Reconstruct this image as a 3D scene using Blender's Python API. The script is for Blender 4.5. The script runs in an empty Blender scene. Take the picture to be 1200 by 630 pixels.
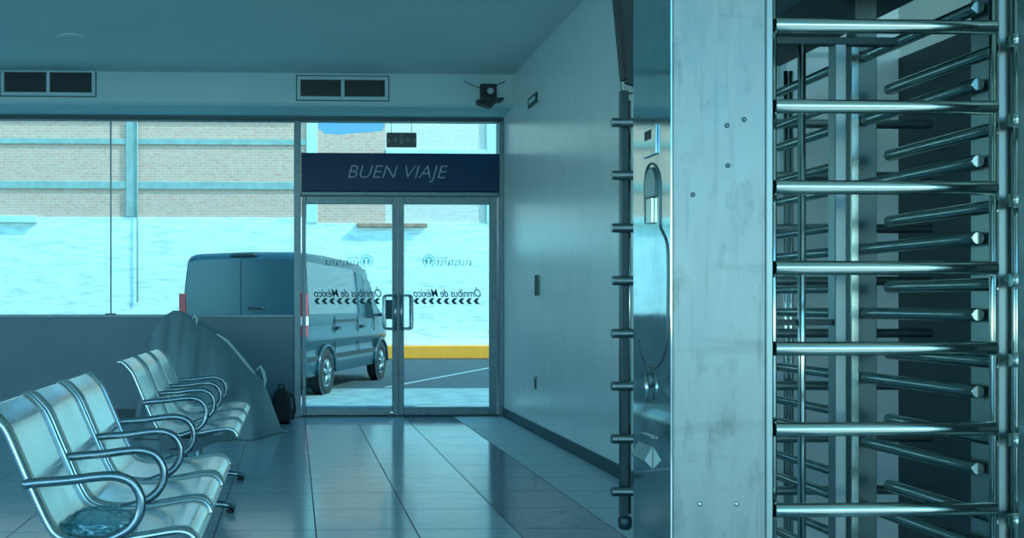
import bpy, bmesh, math, random
from math import sin, cos, pi, radians, sqrt
from mathutils import Vector, Matrix, noise

random.seed(7)
SC = bpy.context.scene
COL = SC.collection

# ------------------------------------------------------------------ camera model
TH = radians(2.0); F = 1180.0; PX, PY = 386.0, 357.0; CH = 1.10

def at(px, py, Y):
    u = (px - PX) / F; v = (PY - py) / F
    X = Y * (sin(TH) + u * cos(TH)) / (cos(TH) - u * sin(TH))
    return Vector((X, Y, CH + v * (X * sin(TH) + Y * cos(TH))))

def atX(px, py, X):
    u = (px - PX) / F; v = (PY - py) / F
    Y = X * (cos(TH) - u * sin(TH)) / (sin(TH) + u * cos(TH))
    return Vector((X, Y, CH + v * (X * sin(TH) + Y * cos(TH))))

def atz(px, py, z):
    u = (px - PX) / F; v = (PY - py) / F
    zc = (z - CH) / v; xc = u * zc
    return Vector((xc * cos(TH) + zc * sin(TH), -xc * sin(TH) + zc * cos(TH), z))

cd = bpy.data.cameras.new('camera'); cam = bpy.data.objects.new('camera', cd); COL.objects.link(cam)
cam.location = (0, 0, CH); cam.rotation_euler = (pi / 2, 0, -TH)
cd.sensor_width = 36; cd.lens = F / 1200 * 36
cd.shift_x = (600 - PX) / 1200; cd.shift_y = (PY - 315) / 1200
cd.clip_start = 0.05; cd.clip_end = 300
SC.camera = cam

# ------------------------------------------------------------------ materials
def mat(name, color, rough=0.5, metal=0.0, spec=0.5, **kw):
    m = bpy.data.materials.new(name); m.use_nodes = True
    b = m.node_tree.nodes['Principled BSDF']
    b.inputs['Base Color'].default_value = (*color, 1)
    b.inputs['Roughness'].default_value = rough
    b.inputs['Metallic'].default_value = metal
    b.inputs['Specular IOR Level'].default_value = spec
    for k, v in kw.items():
        b.inputs[k.replace('_', ' ')].default_value = v
    return m

def N(m, t, **kw):
    n = m.node_tree.nodes.new(t)
    for k, v in kw.items(): setattr(n, k, v)
    return n

def L(m, a, b): m.node_tree.links.new(a, b)
def bsdf(m): return m.node_tree.nodes['Principled BSDF']

def coords(m, scale=(1, 1, 1), loc=(0, 0, 0), which='Object'):
    tc = N(m, 'ShaderNodeTexCoord'); mp = N(m, 'ShaderNodeMapping')
    mp.inputs['Scale'].default_value = scale; mp.inputs['Location'].default_value = loc
    L(m, tc.outputs[which], mp.inputs['Vector'])
    return mp.outputs['Vector']

def noise_tex(m, vec, scale, detail=4, rough=.6):
    n = N(m, 'ShaderNodeTexNoise'); n.inputs['Scale'].default_value = scale
    n.inputs['Detail'].default_value = detail; n.inputs['Roughness'].default_value = rough
    L(m, vec, n.inputs['Vector']); return n.outputs['Fac']

def ramp(m, fac, stops):
    r = N(m, 'ShaderNodeValToRGB'); e = r.color_ramp.elements
    while len(e) < len(stops): e.new(.5)
    for i, (p, c) in enumerate(stops):
        e[i].position = p; e[i].color = (*c, 1) if len(c) == 3 else c
    L(m, fac, r.inputs['Fac']); return r.outputs['Color']

def bump(m, height, strength=.2, dist=.01):
    b = N(m, 'ShaderNodeBump'); b.inputs['Strength'].default_value = strength
    b.inputs['Distance'].default_value = dist
    L(m, height, b.inputs['Height']); L(m, b.outputs['Normal'], bsdf(m).inputs['Normal'])

def noisy(name, c1, c2, scale, rough=.5, metal=0, stretch=(1, 1, 1), bs=0, bd=.01, r2=None, spec=.5, p=(.35, .65)):
    m = mat(name, c1, rough, metal, spec)
    v = coords(m, stretch)
    f = noise_tex(m, v, scale)
    L(m, ramp(m, f, [(p[0], c1), (p[1], c2)]), bsdf(m).inputs['Base Color'])
    if r2 is not None:
        L(m, ramp(m, f, [(p[0], (rough,) * 3), (p[1], (r2,) * 3)]), bsdf(m).inputs['Roughness'])
    if bs: bump(m, f, bs, bd)
    return m

M = {}
M['wall'] = noisy('satin_wall_paint', (.54, .685, .68), (.57, .715, .71), 7, .20, 0, (1, 1, .35), .14, .006, .24, 1.0)
M['wall_dado'] = noisy('dado_paint', (.095, .205, .25), (.11, .225, .27), 2, .55)
M['ceil'] = noisy('ceiling_paint', (.56, .66, .63), (.59, .69, .66), 2, .8)
M['fascia'] = noisy('bulkhead_paint', (.38, .60, .62), (.41, .63, .65), 2, .6)
M['base'] = mat('dark_skirting', (.018, .06, .078), .5)
M['alu'] = noisy('dull_aluminium', (.10, .19, .22), (.13, .23, .26), 20, .4, .5)
M['alu_dark'] = mat('dark_aluminium', (.03, .075, .09), .35, .5)
M['navy'] = mat('navy_panel', (.0, .036, .092), .3, 0, .15)
M['navy_text'] = mat('pale_blue_lettering', (.19, .30, .37), .5)
M['black'] = mat('black_plastic', (.006, .016, .02), .5)
M['rubber'] = mat('black_rubber', (.008, .014, .016), .75)
M['teal_dark'] = noisy('dark_teal_panel', (.007, .038, .042), (.010, .046, .051), 2, .5)
M['decal'] = mat('dark_decal', (.01, .07, .09), .6)

M['sign_face'] = mat('sign_face', (.02, .06, .06), .3)
M['sign_mark'] = mat('sign_mark', (.07, .14, .14), .4)

def glass(name, tint, gl=.07, rough=.0):
    m = bpy.data.materials.new(name); m.use_nodes = True
    nt = m.node_tree; nt.nodes.clear()
    o = nt.nodes.new('ShaderNodeOutputMaterial'); t = nt.nodes.new('ShaderNodeBsdfTransparent')
    g = nt.nodes.new('ShaderNodeBsdfGlossy'); mx = nt.nodes.new('ShaderNodeMixShader')
    t.inputs['Color'].default_value = (*tint, 1); g.inputs['Roughness'].default_value = rough; g.inputs['Color'].default_value = (.5, .92, 1, 1)
    mx.inputs['Fac'].default_value = gl
    nt.links.new(t.outputs[0], mx.inputs[1]); nt.links.new(g.outputs[0], mx.inputs[2])
    nt.links.new(mx.outputs[0], o.inputs['Surface'])
    return m
M['glass'] = glass('window_glass', (.82, .965, .965), 0.0)
M['decal_pale'] = glass('frosted_decal', (.34, .60, .61), .0)
M['plastic_film'] = glass('clear_plastic_film', (.66, .76, .77), .22, .15)

# stainless steels
def steel(name, c1, c2, rough, r2, scale, stretch, bs=.05, spots=False):
    m = mat(name, c1, rough, 1.0)
    v = coords(m, stretch); f = noise_tex(m, v, scale, 6)
    colr = ramp(m, f, [(.3, c1), (.7, c2)])
    L(m, colr, bsdf(m).inputs['Base Color'])
    L(m, ramp(m, f, [(.3, (rough,) * 3), (.7, (r2,) * 3)]), bsdf(m).inputs['Roughness'])
    if bs: bump(m, f, bs, .004)
    return m
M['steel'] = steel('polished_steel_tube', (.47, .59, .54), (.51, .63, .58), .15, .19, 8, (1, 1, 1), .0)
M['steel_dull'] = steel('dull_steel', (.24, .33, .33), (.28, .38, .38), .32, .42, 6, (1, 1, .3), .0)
M['steel_pillar'] = steel('worn_stainless_sheet', (.17, .235, .235), (.27, .34, .335), .30, .5, 6, (2.4, 2.4, .7), .05)
m = M['steel_pillar']
lk = bsdf(m).inputs['Base Color'].links[0]; base_ = lk.from_socket
d1 = noise_tex(m, coords(m, (5, 5, 2.2), (3, 1, 0)), 3.2, 8, .7)
d2 = noise_tex(m, coords(m, (60, 60, 2.0), (0, 0, 5)), 1.6, 3, .5)
d3 = noise_tex(m, coords(m, (1.2, 1.2, 14), (2, 0, 1)), 1.6, 4, .6)
def patch(f, lo, hi, amt): return ramp(m, f, [(lo, (1, 1, 1)), (hi, (amt,) * 3)])
def mul(a, b):
    x = N(m, 'ShaderNodeMix', data_type='RGBA', blend_type='MULTIPLY'); x.inputs[0].default_value = 1
    L(m, a, x.inputs[6]); L(m, b, x.inputs[7]); return x.outputs[2]
L(m, mul(mul(mul(base_, patch(d1, .54, .68, .74)), patch(d2, .60, .70, .86)), patch(d3, .58, .70, .84)), bsdf(m).inputs['Base Color'])
M['steel_face'] = steel('mirror_stainless_sheet', (.56, .66, .65), (.66, .76, .75), .04, .08, 20, (1, 2, .8), .005)
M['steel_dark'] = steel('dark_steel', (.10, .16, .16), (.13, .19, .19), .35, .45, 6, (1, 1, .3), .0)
M['steel_arm'] = steel('arm_steel', (.24, .33, .31), (.28, .37, .35), .14, .18, 8, (1, 1, 1), .0)
M['steel_mark'] = mat('etched_steel', (.12, .2, .21), .5, .8)
M['chrome'] = steel('chair_chrome', (.50, .64, .66), (.60, .74, .76), .14, .22, 20, (1, 1, 1), .0)
M['chrome_dark'] = steel('dark_chrome', (.20, .30, .33), (.28, .38, .41), .18, .3, 20, (1, 1, 1), .0)

# perforated chair steel
m = M['perf'] = mat('perforated_steel', (.72, .84, .82), .2, 1.0)
v = coords(m, (1, 1, 1), which='UV')
vo = N(m, 'ShaderNodeTexVoronoi'); vo.inputs['Scale'].default_value = 1.0; vo.inputs['Randomness'].default_value = 0
L(m, v, vo.inputs['Vector'])
holes = ramp(m, vo.outputs['Distance'], [(.24, (.62, .68, .65)), (.36, (.80, .85, .81))])
L(m, holes, bsdf(m).inputs['Base Color'])
nf = noise_tex(m, coords(m, (1, 1, 1)), 9, 3)
L(m, ramp(m, nf, [(.3, (.16,) * 3), (.7, (.27,) * 3)]), bsdf(m).inputs['Roughness'])

# floor tiles
m = M['tile'] = mat('glossy_slate_tile', (.1, .2, .25), .2)
v = coords(m)
sx = N(m, 'ShaderNodeSeparateXYZ'); L(m, v, sx.inputs[0])
def math_(m, op, a, b=None):
    n = N(m, 'ShaderNodeMath', operation=op)
    for i, q in enumerate((a, b)):
        if q is None: continue
        if isinstance(q, (int, float)): n.inputs[i].default_value = q
        else: L(m, q, n.inputs[i])
    return n.outputs[0]
TILE = .488
def grout(ax, off):
    t = math_(m, 'FRACT', math_(m, 'DIVIDE', math_(m, 'SUBTRACT', ax, off), TILE))
    d = math_(m, 'ABSOLUTE', math_(m, 'SUBTRACT', t, .5))
    return math_(m, 'GREATER_THAN', d, .4925)
gx = grout(sx.outputs['X'], .105); gy = grout(sx.outputs['Y'], 5.41)
g = math_(m, 'MAXIMUM', gx, gy)
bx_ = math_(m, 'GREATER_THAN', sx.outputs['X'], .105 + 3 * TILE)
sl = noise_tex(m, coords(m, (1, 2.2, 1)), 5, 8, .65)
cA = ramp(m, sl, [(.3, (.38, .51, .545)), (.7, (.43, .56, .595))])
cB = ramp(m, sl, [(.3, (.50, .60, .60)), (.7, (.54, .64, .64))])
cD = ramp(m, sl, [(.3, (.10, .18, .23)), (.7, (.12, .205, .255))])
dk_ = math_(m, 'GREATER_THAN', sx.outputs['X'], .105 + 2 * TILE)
def mixc(m, f, a, b):
    x = N(m, 'ShaderNodeMix', data_type='RGBA')
    for sock, q in ((x.inputs[0], f), (x.inputs[6], a), (x.inputs[7], b)):
        if isinstance(q, tuple): sock.default_value = (*q, 1)
        elif isinstance(q, (int, float)): sock.default_value = q
        else: L(m, q, sock)
    return x.outputs[2]
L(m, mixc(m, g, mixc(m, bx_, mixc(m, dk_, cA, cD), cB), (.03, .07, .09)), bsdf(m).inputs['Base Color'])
rA = ramp(m, sl, [(.3, (.10,) * 3), (.7, (.18,) * 3)])
bsdf(m).inputs['Specular IOR Level'].default_value = .9
L(m, mixc(m, g, mixc(m, bx_, rA, (.5, .5, .5)), (.7, .7, .7)), bsdf(m).inputs['Roughness'])
hh = math_(m, 'SUBTRACT', math_(m, 'MULTIPLY', sl, .35), g)
bump(m, hh, .05, .003)

# outdoors
m = M['plaster'] = mat('white_painted_masonry', (.5, .8, .8), .9)
v = coords(m, (.5, 1, 2.2)); f = noise_tex(m, v, 3, 8, .7)
L(m, ramp(m, f, [(.36, (.46, .60, .59)), (.52, (.66, .82, .80))]), bsdf(m).inputs['Base Color'])
bump(m, f, .6, .06)
def brick(name, c1, c2, mort, rot=True):
    m = mat(name, c1, .9)
    tc = N(m, 'ShaderNodeTexCoord'); s = N(m, 'ShaderNodeSeparateXYZ'); c = N(m, 'ShaderNodeCombineXYZ')
    L(m, tc.outputs['Object'], s.inputs[0]); L(m, s.outputs['X'], c.inputs['X']); L(m, s.outputs['Z'], c.inputs['Y'])
    b = N(m, 'ShaderNodeTexBrick'); L(m, c.outputs[0], b.inputs['Vector'])
    b.inputs['Scale'].default_value = 1; b.inputs['Brick Width'].default_value = .23
    b.inputs['Row Height'].default_value = .078; b.inputs['Mortar Size'].default_value = .014
    b.inputs['Color1'].default_value = (*c1, 1); b.inputs['Color2'].default_value = (*c2, 1); b.inputs['Mortar'].default_value = (*mort, 1)
    nz = noise_tex(m, c.outputs[0], 6, 8, .8)
    L(m, mixc(m, ramp(m, nz, [(.38, (0, 0, 0)), (.64, (.95,) * 3)]), b.outputs['Color'], mort), bsdf(m).inputs['Base Color'])
    bump(m, nz, .5, .04)
    return m
M['brick'] = brick('old_brick', (.53, .235, .165), (.61, .31, .225), (.58, .42, .34))
M['brick_pale'] = brick('whitewashed_brick', (.54, .43, .38), (.60, .49, .44), (.58, .56, .51))
M['concrete'] = noisy('old_concrete', (.21, .31, .29), (.28, .39, .365), 3, .9)
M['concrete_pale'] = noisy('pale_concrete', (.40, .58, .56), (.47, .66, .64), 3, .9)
M['rust'] = noisy('rusty_ledge', (.30, .18, .12), (.38, .24, .17), 4, .9)
M['kerb'] = noisy('yellow_kerb_paint', (.88, .30, .02), (.95, .35, .03), 4, .8)
M['asphalt'] = noisy('yard_asphalt', (.030, .062, .078), (.045, .08, .095), 6, .85)
M['slab'] = noisy('yard_concrete', (.16, .27, .28), (.26, .40, .40), 3, .8)
M['line_paint'] = mat('worn_line_paint', (.25, .38, .4), .8)
M['van'] = mat('grey_van_paint', (.030, .082, .106), .22, .3, .35)
M['van_glass'] = mat('dark_van_glass', (.02, .05, .06), .05, 0, .6)
M['van_rear'] = mat('van_rear_window', (.006, .062, .090), .3, 0, .15)
M['van_side_glass'] = mat('van_side_glass', (.09, .12, .13), .06, 0, 1.0)
M['van_trim'] = mat('van_black_plastic', (.01, .025, .03), .5)
M['red_lens'] = mat('red_tail_lens', (.32, .008, .02), .25)
M['white_lens'] = mat('white_tail_lens', (.7, .55, .55), .2)
M['rim'] = mat('grey_alloy_rim', (.30, .42, .45), .3, .8)
# fabric
M['tarp'] = noisy('grey_tarp', (.125, .235, .265), (.15, .265, .295), 4, .62, 0, (1, 1, 1), .15, .02)
M['cloth_black'] = noisy('black_nylon', (.004, .010, .014), (.009, .018, .022), 30, .7)

# ------------------------------------------------------------------ mesh builder
class MB:
    def __init__(s): s.bm = bmesh.new()
    def box(s, a, b, bev=0, seg=1, rot=None, piv=None):
        a = Vector(a); b = Vector(b); c = (a + b) / 2; d = b - a
        r = bmesh.ops.create_cube(s.bm, size=1)
        vs = r['verts']
        for v_ in vs: v_.co = Vector((v_.co.x * d.x, v_.co.y * d.y, v_.co.z * d.z))
        if bev:
            es = {e for v_ in vs for e in v_.link_edges}
            n0 = set(s.bm.verts) - set(vs)
            bmesh.ops.bevel(s.bm, geom=list(es), offset=bev, segments=seg, affect='EDGES', profile=.5)
            vs = [v_ for v_ in s.bm.verts if v_ not in n0]
        for v_ in vs:
            if rot is not None: v_.co = rot @ v_.co
            v_.co += c
        return s
    def tube(s, pts, r, n=12, caps=True, flat=None):
        """round tube along a path; r number or list"""
        pts = [Vector(p) for p in pts]; k = len(pts)
        rr = r if isinstance(r, (list, tuple)) else [r] * k
        rings = []; up = None
        for i, p in enumerate(pts):
            t = (pts[min(i + 1, k - 1)] - pts[max(i - 1, 0)]).normalized()
            if up is None:
                up = Vector((0, 0, 1)) if abs(t.z) < .9 else Vector((1, 0, 0))
            sd = t.cross(up).normalized(); up = sd.cross(t).normalized()
            fl = flat or 1
            rings.append([s.bm.verts.new(p + sd * (cos(2 * pi * j / n) * rr[i] * fl) + up * (sin(2 * pi * j / n) * rr[i])) for j in range(n)])
        for i in range(k - 1):
            for j in range(n):
                f_ = s.bm.faces.new((rings[i][j], rings[i][(j + 1) % n], rings[i + 1][(j + 1) % n], rings[i + 1][j])); f_.smooth = True
        if caps:
            s.bm.faces.new(list(reversed(rings[0]))); s.bm.faces.new(rings[-1])
        return s
    def rod(s, a, b, r, n=16, cap=.22):
        """straight tube with rounded ends"""
        a = Vector(a); b = Vector(b); d = (b - a).normalized(); q = r * cap
        return s.tube([a, a + d * q * .3, a + d * q, b - d * q, b - d * q * .3, b], [r * .84, r * .95, r, r, r * .95, r * .84], n)
    def prism(s, poly, axis, lo, hi):
        """extrude a 2-D polygon along an axis: 'x' -> (y,z), 'y' -> (x,z), 'z' -> (x,y)"""
        def P(p, t):
            return {'x': (t, p[0], p[1]), 'y': (p[0], t, p[1]), 'z': (p[0], p[1], t)}[axis]
        A = [s.bm.verts.new(P(p, lo)) for p in poly]; B = [s.bm.verts.new(P(p, hi)) for p in poly]
        n = len(poly)
        s.bm.faces.new(A); s.bm.faces.new(list(reversed(B)))
        for i in range(n): s.bm.faces.new((A[i], B[i], B[(i + 1) % n], A[(i + 1) % n]))
        return s
    def lathe(s, prof, center, axis=Vector((0, 0, 1)), n=24):
        axis = Vector(axis).normalized(); c = Vector(center)
        a1 = axis.orthogonal().normalized(); a2 = axis.cross(a1)
        rings = [[s.bm.verts.new(c + axis * h + (a1 * cos(2 * pi * j / n) + a2 * sin(2 * pi * j / n)) * max(r, 1e-4)) for j in range(n)] for r, h in prof]
        for i in range(len(rings) - 1):
            for j in range(n):
                f_ = s.bm.faces.new((rings[i][j], rings[i][(j + 1) % n], rings[i + 1][(j + 1) % n], rings[i + 1][j])); f_.smooth = True
        s.bm.faces.new(list(reversed(rings[0]))); s.bm.faces.new(rings[-1])
        return s
    def grid(s, rows, smooth=True, close=False):
        R = [[s.bm.verts.new(p) for p in row] for row in rows]
        for i in range(len(R) - 1):
            m_ = len(R[i])
            for j in range(m_ if close else m_ - 1):
                f_ = s.bm.faces.new((R[i][j], R[i][(j + 1) % m_], R[i + 1][(j + 1) % m_], R[i + 1][j])); f_.smooth = smooth
        return R
    def build(s, name, material, parent=None, sub=0, bevel=0):
        bmesh.ops.remove_doubles(s.bm, verts=s.bm.verts, dist=1e-6)
        bmesh.ops.recalc_face_normals(s.bm, faces=s.bm.faces)
        me = bpy.data.meshes.new(name); s.bm.to_mesh(me); s.bm.free()
        o = bpy.data.objects.new(name, me); COL.objects.link(o)
        me.materials.append(material)
        if parent is not None:
            o.parent = parent
            loc = parent_world(parent)
            o.location = -loc
        if sub:
            md = o.modifiers.new('Subdivision', 'SUBSURF'); md.levels = sub; md.render_levels = sub
        if bevel:
            md = o.modifiers.new('Bevel', 'BEVEL'); md.width = bevel; md.segments = 2; md.limit_method = 'ANGLE'
        return o

def parent_world(p):
    # no scaling or rotation is used on builder parents: plain sum of offsets
    v_ = Vector((0, 0, 0))
    while p is not None:
        v_ += Vector(p.location); p = p.parent
    return v_

def tag(o, label=None, cat=None, group=None, kind=None):
    if label: o['label'] = label
    if cat: o['category'] = cat
    if group: o['group'] = group
    if kind: o['kind'] = kind
    return o

def thing(name, loc, label, cat, group=None):
    o = bpy.data.objects.new(name, None); COL.objects.link(o); o.location = loc; o.empty_display_size = .1
    return tag(o, label, cat, group)

def struct(o): o['kind'] = 'structure'; return o

def sempty(name, loc):
    o = bpy.data.objects.new(name, None); COL.objects.link(o); o.location = loc; o['kind'] = 'structure'; return o

def copy_tree(o, parent=None):
    c = o.copy(); COL.objects.link(c)
    if parent is not None: c.parent = parent
    for ch in list(o.children): copy_tree(ch, c)
    return c

def text_mesh(body, size, shear=0, space=1.0, extrude=.0015, offset=0):
    cu = bpy.data.curves.new('lettering', 'FONT'); cu.body = body; cu.size = size; cu.shear = shear
    cu.extrude = extrude; cu.space_character = space; cu.offset = offset; cu.resolution_u = 4
    cu.align_x = 'CENTER'; cu.align_y = 'CENTER'
    o = bpy.data.objects.new('lettering', cu); COL.objects.link(o)
    bpy.context.view_layer.update()
    dg = bpy.context.evaluated_depsgraph_get()
    me = bpy.data.meshes.new_from_object(o.evaluated_get(dg))
    bpy.data.objects.remove(o)
    return me

def place_text(name, body, center, width, height, material, parent, mirror=False, shear=0, space=1.0, offset=0):
    """upright lettering facing -Y, fitted into width x height"""
    me = text_mesh(body, .1, shear, space, offset=offset)
    xs = [v_.co.x for v_ in me.vertices]; ys = [v_.co.y for v_ in me.vertices]
    x0, x1, y0, y1 = min(xs), max(xs), min(ys), max(ys)
    sgn = -1 if mirror else 1
    for v_ in me.vertices:
        x = (v_.co.x - (x0 + x1) / 2) / (x1 - x0) * width * sgn
        z = (v_.co.y - (y0 + y1) / 2) / (y1 - y0) * height
        v_.co = Vector((center[0] + x, center[1] - v_.co.z, center[2] + z))
    if mirror: me.flip_normals()
    me.materials.append(material)
    o = bpy.data.objects.new(name, me); COL.objects.link(o)
    if parent is not None:
        o.parent = parent; o.location = -parent_world(parent)
    return o

def smooth_path(P, k=4):
    out = []
    n = len(P)
    for i in range(n - 1):
        p0, p1, p2, p3 = P[max(i - 1, 0)], P[i], P[i + 1], P[min(i + 2, n - 1)]
        for j in range(k):
            t = j / k
            out.append(tuple(.5 * ((2 * b) + (-a + c) * t + (2 * a - 5 * b + 4 * c - d) * t * t + (-a + 3 * b - 3 * c + d) * t ** 3) for a, b, c, d in zip(p0, p1, p2, p3)))
    out.append(tuple(P[-1])); return out

# ------------------------------------------------------------------ room shell
YB = 9.90                 # back wall plane (inside face)
XR = 2.07                 # right wall face
XL = -6.0                 # left wall face
ZC = 3.28                 # ceiling
YF = -2.2                 # open front of the hall behind the camera
YR = 4.28                 # the right wall ends here, the turnstile passage begins
XP = 5.0                  # passage side

struct(MB().box((XL - .2, YF, -.12), (XP, YB + .12, 0)).build('floor', M['tile']))
struct(MB().box((XL - .2, YF, ZC), (XP, YB + .25, ZC + .2)).build('ceiling', M['ceil']))
# unseen opening added in the left wall to let daylight onto the right wall
struct(MB().prism([(YF, 0), (YF + .5, 0), (YF + .5, 2.75), (6.2, 2.75), (6.2, 0), (YB, 0), (YB, ZC), (YF, ZC)], 'x', XL - .2, XL).build('wall_left', M['wall']))
struct(MB().box((-40, YF - .01, -.16), (XL - .21, YB + .25, -.02)).build('pavement', M['slab']))
# right wall with its return towards the passage
struct(MB().prism([(XR, YR), (2.62, YR), (2.62, YR + .2), (XR + .25, YR + .2), (XR + .25, YB + .2), (XR, YB + .2)], 'z', 0, ZC).build('wall_right', M['wall']))
struct(MB().box((XP, YF + 2.6, 0), (XP + .2, YR + 2, ZC)).build('wall_passage', M['wall']))
struct(MB().box((2.62, YR + 1.6, 0), (XP, YR + 1.8, ZC)).build('wall_passage', M['wall']))
struct(MB().box((XR - .014, YR - .014, 0), (XR, YB, .085), .003).build('baseboard_right', M['base']))

# back wall: dado below the glazing, head above, bulkhead with the vents
sillz = at(150, 368.5, YB).z; headz = at(300, 141, YB).z
xwl = XL
p345 = at(344.5, 300, YB).x; p352 = at(352.5, 300, YB).x; p585 = at(584.5, 300, YB).x
struct(MB().box((XL, YB, 0), (p345, YB + .15, sillz - .03)).build('wall_back', M['wall_dado']))
struct(MB().box((XL, YB, headz + .045), (XR, YB + .2, ZC)).build('wall_back', M['fascia']))
struct(MB().box((XL, YB - .012, 0), (p345, YB, .085), .003).build('baseboard_back', M['base']))
YFA = YB - .42
zf = at(300, 124, YFA).z
struct(MB().prism([(YFA, ZC), (YFA, zf + .03), (YFA + .02, zf + .008), (YFA + .05, zf), (YB, zf - .02), (YB, ZC)], 'x', XL, XR).build('wall_bulkhead', M['fascia']))
# glazing frame
t1 = sempty('window_1', (0, YB + .05, 0)); t2 = sempty('window_2', (0, YB + .05, 0)); t3 = sempty('window_3', (0, YB + .05, 0))
xj = at(130, 300, YB + .07).x
MB().box((XL, YB + .06, sillz), (xj - .003, YB + .07, headz)).build('glass', M['glass'], t1)
MB().box((xj + .003, YB + .06, sillz), (p345, YB + .07, headz)).build('glass', M['glass'], t2)
MB().box((xj - .006, YB + .052, sillz - .02), (xj + .006, YB + .078, headz)).build('joint', M['alu'], t2)
MB().box((xj - .05, YB + .04, sillz - .02), (xj + .05, YB + .09, sillz + .012), .004).build('clip', M['alu_dark'], t2)
struct(MB().box((XL, YB - .005, sillz - .03), (p345, YB + .16, sillz), .006).build('trim_1', M['alu']))
struct(MB().box((XL, YB - .01, headz), (p585 + .05, YB + .12, headz + .06), .005).build('trim_2', M['alu_dark']))
struct(MB().box((p345, YB - .03, 0), (p352, YB + .14, headz), .006).build('trim_3', M['alu']))
# transom
ztb = at(470, 180, YB).z; zpb = at(470, 226, YB).z; zdt = at(470, 229, YB).z
struct(MB().box((p585, YB - .03, 0), (XR, YB + .14, headz), .004).build('trim_4', M['alu']))
MB().box((p352, YB + .06, ztb), (p585, YB + .07, headz)).build('glass', M['glass'], t3)
struct(MB().box((p352, YB - .01, zpb - .03), (p585, YB + .12, zpb + .01), .005).build('trim_5', M['alu']))
# header panel with lettering
hp = thing('header_sign', (at(468, 204, YB).x, YB - .02, zpb), 'navy header panel lettered BUEN VIAJE above the glass double door', 'sign')
MB().box((p352 + .004, YB - .035, zpb + .012), (p585 - .004, YB + .08, ztb), .004).build('panel', M['navy'], hp)
c = at(466.5, 203.5, YB - .037)
place_text('lettering', 'BUEN VIAJE', (c.x, YB - .0352, c.z), at(525, 203, YB).x - at(408, 203, YB).x, .165, M['navy_text'], hp, False, .28, 1.0, -.0012)

# ------------------------------------------------------------------ glass double door
def door_leaf(name, xa, xb, ga, gb, hx, flip):
    """outer px xa..xb, glass px ga..gb"""
    y0, y1 = YB + .01, YB + .06
    X0, X1, G0, G1 = (at(q, 300, y0).x for q in (xa, xb, ga, gb))
    zt, zb = at(470, 239, y0).z, at(470, 477, y0).z
    d = sempty(name, ((X0 + X1) / 2, y0, 0))
    ztop = zpb - .032
    MB().box((X0, y0, .012), (G0, y1, ztop), .004).build('stile', M['alu'], d)
    MB().box((G1, y0, .012), (X1, y1, ztop), .004).build('stile', M['alu'], d)
    MB().box((G0, y0, zt), (G1, y1, ztop), .004).build('rail', M['alu'], d)
    MB().box((G0, y0, .012), (G1, y1, zb), .004).build('rail', M['alu'], d)
    MB().box((G0, y0 + .02, zb), (G1, y0 + .028, zt)).build('glass', M['glass'], d)
    # pull handle: a squared loop on two fixings, inside and outside
    w = .105 * (1 if flip else -1)
    z0, z1 = at(470, 385, y0).z, at(470, 346, y0).z
    for sy in (-1, 1):
        yb = y0 if sy < 0 else y1; yo = yb + sy * .055
        mb = MB()
        x0 = hx; x1 = hx + w
        r = .025 * (1 if flip else -1)
        pts = [(x0, yo, z0), (x1 - r, yo, z0), (x1 - r * .3, yo, z0 + .008), (x1, yo, z0 + .025), (x1, yo, z1 - .025), (x1 - r * .3, yo, z1 - .008), (x1 - r, yo, z1), (x0, yo, z1)]
        mb.tube(pts, .013, 10)
        mb.tube([(x0, yo, z0), (x0, yb - sy * .004, z0)], .012, 10); mb.tube([(x0, yo, z1), (x0, yb - sy * .004, z1)], .012, 10)
        mb.tube([(x0, yo, z0 - .012), (x0, yo, z1 + .012)], .012, 10)
        mb.build('handle', M['chrome_dark'], d)
    return d
dl = door_leaf('door_1', 354, 466.4, 358.5, 460, at(463, 300, YB).x, False)
dr = door_leaf('door_2', 467, 582, 473.5, 574, at(470, 300, YB).x, True)
yg = YB + .0285
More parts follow.
